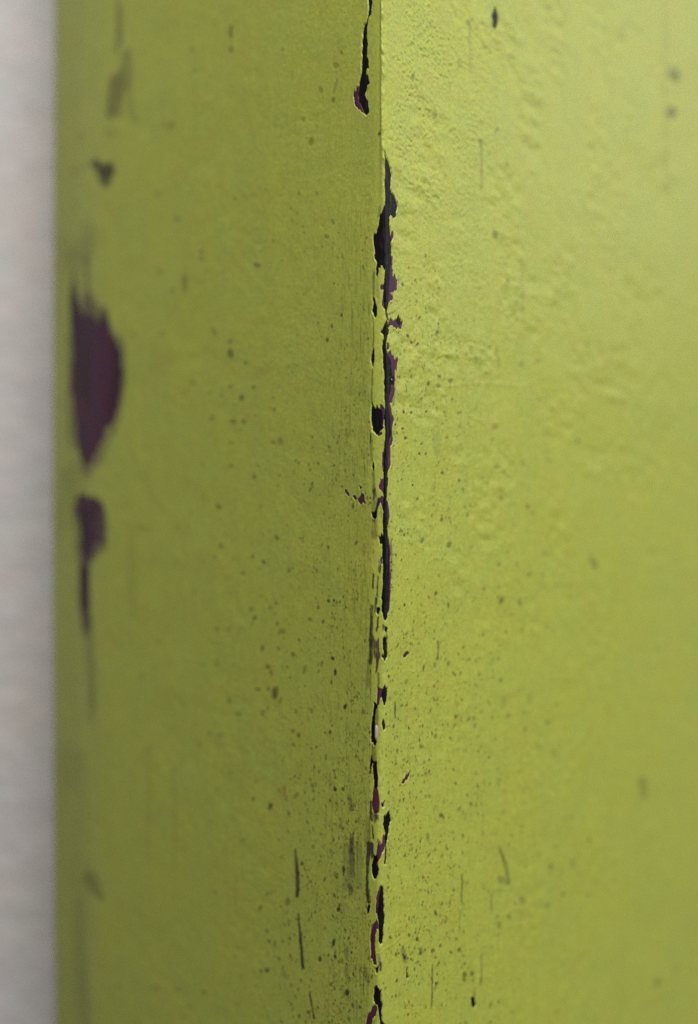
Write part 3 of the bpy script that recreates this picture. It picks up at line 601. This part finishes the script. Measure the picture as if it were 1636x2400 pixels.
# many minute pinholes
n = 0
for _ in range(4600):
    if rng.random() < 0.5:
        x = 905+abs(rng.normal(0, 170)); y = rng.uniform(620, 2400)
    else:
        x = 868-abs(rng.normal(0, 190)); y = rng.uniform(450, 2400)
        if rng.random() < 0.35: x = 868-abs(rng.normal(0, 90)); y = rng.uniform(1700, 2400)
    if not 250 < x < 1640: continue
    if vnoise(np.array(x/70), np.array(y/90), 77) < rng.uniform(0.15, 0.85): continue
    sz = rng.lognormal(0, 0.38)
    far = min(abs(x-888)/500, 1)
    if x < 868 and rng.random() < 0.3: pit(x, y, 1.3*sz*(1+far), 1.8*sz*(1+far), rng.uniform(.2, .5), 0.006, rust); continue
    pit(x, y, 1.15*sz*(1+far), 1.8*sz*(1+far), rng.uniform(.15, .75), 0.012, tilt=rng.normal(0, .25))
for _ in range(2600):                      # denser pinholes where the film is thin, beside the corner
    sd_ = 1 if rng.random() < .5 else -1
    x = 890+sd_*(14+abs(rng.normal(0, 120))); y = 2420-abs(rng.normal(0, 800))
    if y < 500 or vnoise(np.array(x/40), np.array(y/60), 88) < rng.uniform(0.2, 0.8): continue
    sz = rng.lognormal(0, 0.3); far = min(abs(x-888)/500, 1)
    pit(x, y, 1.3*sz*(1+far), rng.uniform(1.6, 3.2)*sz*(1+far), rng.uniform(.22, .75), 0.012, tilt=rng.normal(0, .25))
for _ in range(620):                       # fine hairline scuffs along the grain, left of the corner
    x = 868-abs(rng.normal(0, 55)); y = rng.uniform(500, 2400)
    pit(x, y, 1.2, rng.uniform(6, 34), rng.uniform(.05, .22), 0.004)
for _ in range(160):
    x = rng.uniform(300, 1400); y = rng.uniform(0, 2400)
    pit(x, y, 1.6, rng.uniform(20, 90), rng.uniform(.02, .09), 0.003)

for _ in range(46):                        # random short wrinkles in the film, mostly right of the corner
    x = 915+abs(rng.normal(0, 190)); y = rng.uniform(-20, 1500) if rng.random() < .75 else rng.uniform(1500, 2400)
    a = rng.normal(0.5, 0.7); n_ = rng.uniform(8, 26)
    q0 = [(x+k*n_*math.cos(a+k*0.25), y+k*n_*math.sin(a+k*0.25)) for k in range(4)]
    PAN['px'] = (0.0, 0.0, 1.0)
    CR_.append(('px', q0, rng.uniform(2.2, 5), rng.uniform(.008, .026)))
for pan, pl, wd, hh in CR_:
    pl = [pt(pan, *p) for p in pl]
    wn = window(min(p[0] for p in pl), max(p[0] for p in pl), min(p[1] for p in pl), max(p[1] for p in pl), 20)
    if wn is None: continue
    x = PX[wn]+3*fbm(PX[wn]/14, PY[wn]/14, 31, 2); y = PY[wn]+3*fbm(PX[wn]/14, PY[wn]/14, 35, 2)
    d = np.full(x.shape, 1e9, np.float32)
    for a, b in zip(pl[:-1], pl[1:]): d = np.minimum(d, seg_dist(x, y, *a, *b)[0])
    H[wn] += hh*np.exp(-(d/wd)**2)

# ------------------------------------------------------------------ relief of the paint film
crumple = sstep(880, 930, PX)*(1-sstep(1150, 1500, PX))*(0.35+0.65*(1-sstep(500, 1000, PY)))
crumple = crumple*(1+0.9*sstep(520, 250, PY)*sstep(1180, 1020, PX))+0.34*(1-sstep(870, 900, PX))*sstep(250, 600, PX)
patchy = sstep(0.35, 0.7, vnoise(s2/2.2, z2/3.0, 41))
fine = fbm(s2/0.30+0.25*z2, z2/0.26, 43, 2)
ridg = 1-np.abs(fbm(s2/0.9+0.35*z2, z2/0.75, 47, 2))
relief = (0.030*fine+0.016*(ridg-0.7))*crumple*(0.45+0.9*patchy)
lump = 1.35*(0.45+0.55*(1-sstep(900, 1700, PY)))*sstep(885, 940, PX)*(1-0.3*sstep(1150, 1600, PX))+0.32*(1-sstep(860, 890, PX))
relief = relief+0.080*fbm(s2/1.5+0.2*z2, z2/1.2, 53, 3)*lump*(0.22+1.0*sstep(0.40, 0.72, vnoise(s2/4.5, z2/6.0, 143)))
relief = relief+0.010*fbm(s2/1.6, z2/2.2, 51, 3)+0.075*fbm(s2/6, z2/7, 57, 3)
H += relief*fade
# curled, slightly lumpy lip along the front corner
lip = np.exp(-((s2-0.62)/0.34)**2)*(0.045+0.13*fbm(s2/0.7, z2/0.6, 61, 3))*(1-sstep(420, 520, PY)*0.6)
H += lip*fade

GF = np.maximum(GF, KF+1.2*fbm(s2/0.25, z2/0.4, 71, 2))
edge = np.exp(-((GF+2.2)/1.6)**2)*(GF < 0.5)
HG = H+0.055*edge*np.clip(vnoise(s2/0.5, z2/0.8, 73)*2-0.75, 0, 1)-0.20*sstep(-1.2, 1.3, GF)
HP = -0.045+0.010*fbm(s2/0.3, z2/0.6, 81, 3)+0.3*relief-0.16*sstep(-1.2, 1.2, KF)
HK = -0.100+0.030*fbm(s2/0.22, z2/1.3, 91, 3)+0.016*fbm(s2/0.5, z2/0.5, 95, 3)

def surface(h):
    P = np.stack([X+nx2[None, :]*h, Y+ny2[None, :]*h, z2+0*h], -1)*MM
    du = np.empty_like(P); dv = np.empty_like(P)
    du[:, 1:-1] = P[:, 2:]-P[:, :-2]; du[:, 0] = P[:, 1]-P[:, 0]; du[:, -1] = P[:, -1]-P[:, -2]
    dv[1:-1] = P[2:]-P[:-2]; dv[0] = P[1]-P[0]; dv[-1] = P[-1]-P[-2]
    N = np.cross(du, dv)
    N /= np.linalg.norm(N, axis=-1, keepdims=True)+1e-20
    return P, N

# ------------------------------------------------------------------ the post and its parts
post = bpy.data.objects.new("painted_post", None)
link(post)
post.empty_display_size = 0.05
post.location = (0, 0, GZ)
post["label"] = "lime green painted post with worn dark corner standing before a pale wall"
post["category"] = "post"
UP = Vector((0, 0, -GZ))

def under_post(o):
    o.location = UP
    return o

PG, NG = surface(HG)
st = np.clip(stain_shade*fade, 0, 1); ru = np.clip(rust*fade, 0, 1); br = np.clip(bruise*fade, 0, 1); pm = np.clip(pitm*fade, 0, 1)
def strip(name, a, b, label):
    sl_ = (slice(None), slice(a, b+1))
    o = under_post(mesh_grid(name, PG[sl_], NG[sl_], M_PAINT, post, {"stain_shade": st[sl_], "rust": ru[sl_], "bruise": br[sl_], "pit": pm[sl_]}))
    if label: o["label"] = label
    return o
face_l = strip("painted_face", 0, jCL, "shaded olive green face on the left with large purple scuffs near its far edge")
corner = strip("corner_edge", jCL, jCR, "narrow blunt corner worn down to black")
face_r = strip("painted_face", jCR, K-1, "bright lime green face on the right with tiny pinholes")

# back and ends of the post, out of the photo's sight
bx = [PG[0, 0, :2], PG[0, -1, :2]]
lo, hi = Z[0]*MM, Z[-1]*MM
back = [tuple(bx[0]), (-0.034, 0.074), (0.052, 0.074), tuple(bx[1])]
vb = [(x, y, lo) for x, y in back]+[(x, y, hi) for x, y in back]
fb = [(1, 0, 4, 5), (2, 1, 5, 6), (3, 2, 6, 7)]
kk = list(range(0, K, 12))+[K-1]
r0_ = len(vb)
vb += [tuple(PG[-1, k]) for k in kk]
vb.append((0.0, 0.045, hi))
fb += [(r0_+i, r0_+i+1, len(vb)-1) for i in range(len(kk)-1)]
fb += [(5, 4, len(vb)-1), (6, 5, len(vb)-1), (7, 6, len(vb)-1)]
under_post(plain_mesh("back_side", vb, fb, M_PAINT, post))

# bare spots: merge overlapping outlines into single chips
def overlap(a, b):
    (ra, ca), (rb, cb) = a[1], b[1]
    r0, r1 = max(ra.start, rb.start), min(ra.stop, rb.stop)
    c0, c1 = max(ca.start, cb.start), min(ca.stop, cb.stop)
    if r0 >= r1 or c0 >= c1: return False
    sa = a[2][r0-ra.start:r1-ra.start, c0-ca.start:c1-ca.start]
    sb = b[2][r0-rb.start:r1-rb.start, c0-cb.start:c1-cb.start]
    return bool(((sa > -1.0) & (sb > -1.0)).any())
par = list(range(len(patches)))
def find(i):
    while par[i] != i: i = par[i]
    return i
for i in range(len(patches)):
    for j in range(i):
        if find(i) != find(j) and overlap(patches[i], patches[j]): par[find(i)] = find(j)
groups = {}
for i in range(len(patches)): groups.setdefault(find(i), []).append(patches[i])

PP, NP = surface(HP)
PK, NK = surface(HK)
def layer(name, members, P, N, mat, grow):
    r0 = min(m[1][0].start for m in members); r1 = max(m[1][0].stop for m in members)
    c0 = min(m[1][1].start for m in members); c1 = max(m[1][1].stop for m in members)
    mask = np.zeros((r1-r0, c1-c0), bool)
    for m in members:
        rs, cs = m[1]
        mask[rs.start-r0:rs.stop-r0, cs.start-c0:cs.stop-c0] |= m[2] > -grow
    fm = mask[:-1, :-1] | mask[1:, :-1] | mask[:-1, 1:] | mask[1:, 1:]
    big = max(members, key=lambda m: m[4][1]*m[4][0])
    xc = big[3][0]
    host = face_l if xc < 868 else (corner if xc < 908 else face_r)
    o = mesh_grid(name, P[r0:r1, c0:c1], N[r0:r1, c0:c1], mat, host, {"stain_shade": st[r0:r1, c0:c1]} if mat is M_UNDER else None, fm)
    return o, big

LAB = {}
for gk, mem in sorted(groups.items(), key=lambda kv: (min(m[3][1] for m in kv[1]))):
    ks = [m for m in mem if m[0] == 'K']; ps = [m for m in mem if m[0] == 'P']
    if ps:
        o, big = layer("undercoat_patch", mem, PP, NP, M_UNDER, 4.0)
        if big[3][0] < 300:
            o["label"] = ("large blurred purple oval scuff" if big[4][1] > 330 else
                          "ragged purple scuff below the large oval" if big[3][1] < 1310 else "narrow purple tail of the lower scuff")
    if ks:
        o, big = layer("paint_chip", ks, PK, NK, M_CORE, 4.0)
        if big[4][1] > 600: o["label"] = "long black crack running down the worn corner"

# ------------------------------------------------------------------ pale splinter on the corner, and glints shaped as pale specks
def flake_glint(xp, yp, w_, h_, tilt):
    j = int(np.argmin(abs(colx-xp)))
    yy = cy[j]; x = XC+(xp-818)/FP*(yy+D); z = (1200-yp)/FP*(yy+D)
    nseg = 14; vs = []; fs = []
    for ring, (sc, up) in enumerate(((1.0, -0.06), (0.96, 0.03), (0.55, 0.075))):
        for k in range(nseg):
            a = 2*math.pi*k/nseg
            r = sc*(1+0.12*math.sin(3*a+1)+0.06*math.sin(7*a))
            u = r*math.cos(a)*w_/2; v = r*math.sin(a)*h_/2
            vs.append(((x+u+tilt*v)*MM, (yy-up-0.05)*MM, (z+v)*MM))
    for ring in range(2):
        for k in range(nseg):
            a = ring*nseg+k; b = ring*nseg+(k+1) % nseg
            fs.append((a, b, b+nseg, a+nseg))
    fs.append(tuple(range(2*nseg, 3*nseg)))
    o = plain_mesh("flake_glint", vs, fs, M_FLAKE_GLINT, corner, True)
    return o
f = flake_glint(882.8, 1716, 0.40, 1.50, 0.05)
f["label"] = "pale grey splinter of filler beside the black crack"
flake_glint(893, 1120.5, 0.15, 0.24, 0.0)  # small glint on the corner, built as a pale solid speck
flake_glint(918, 890, 0.12, 0.18, -0.2)  # another glint beside the corner, modelled in pale colour
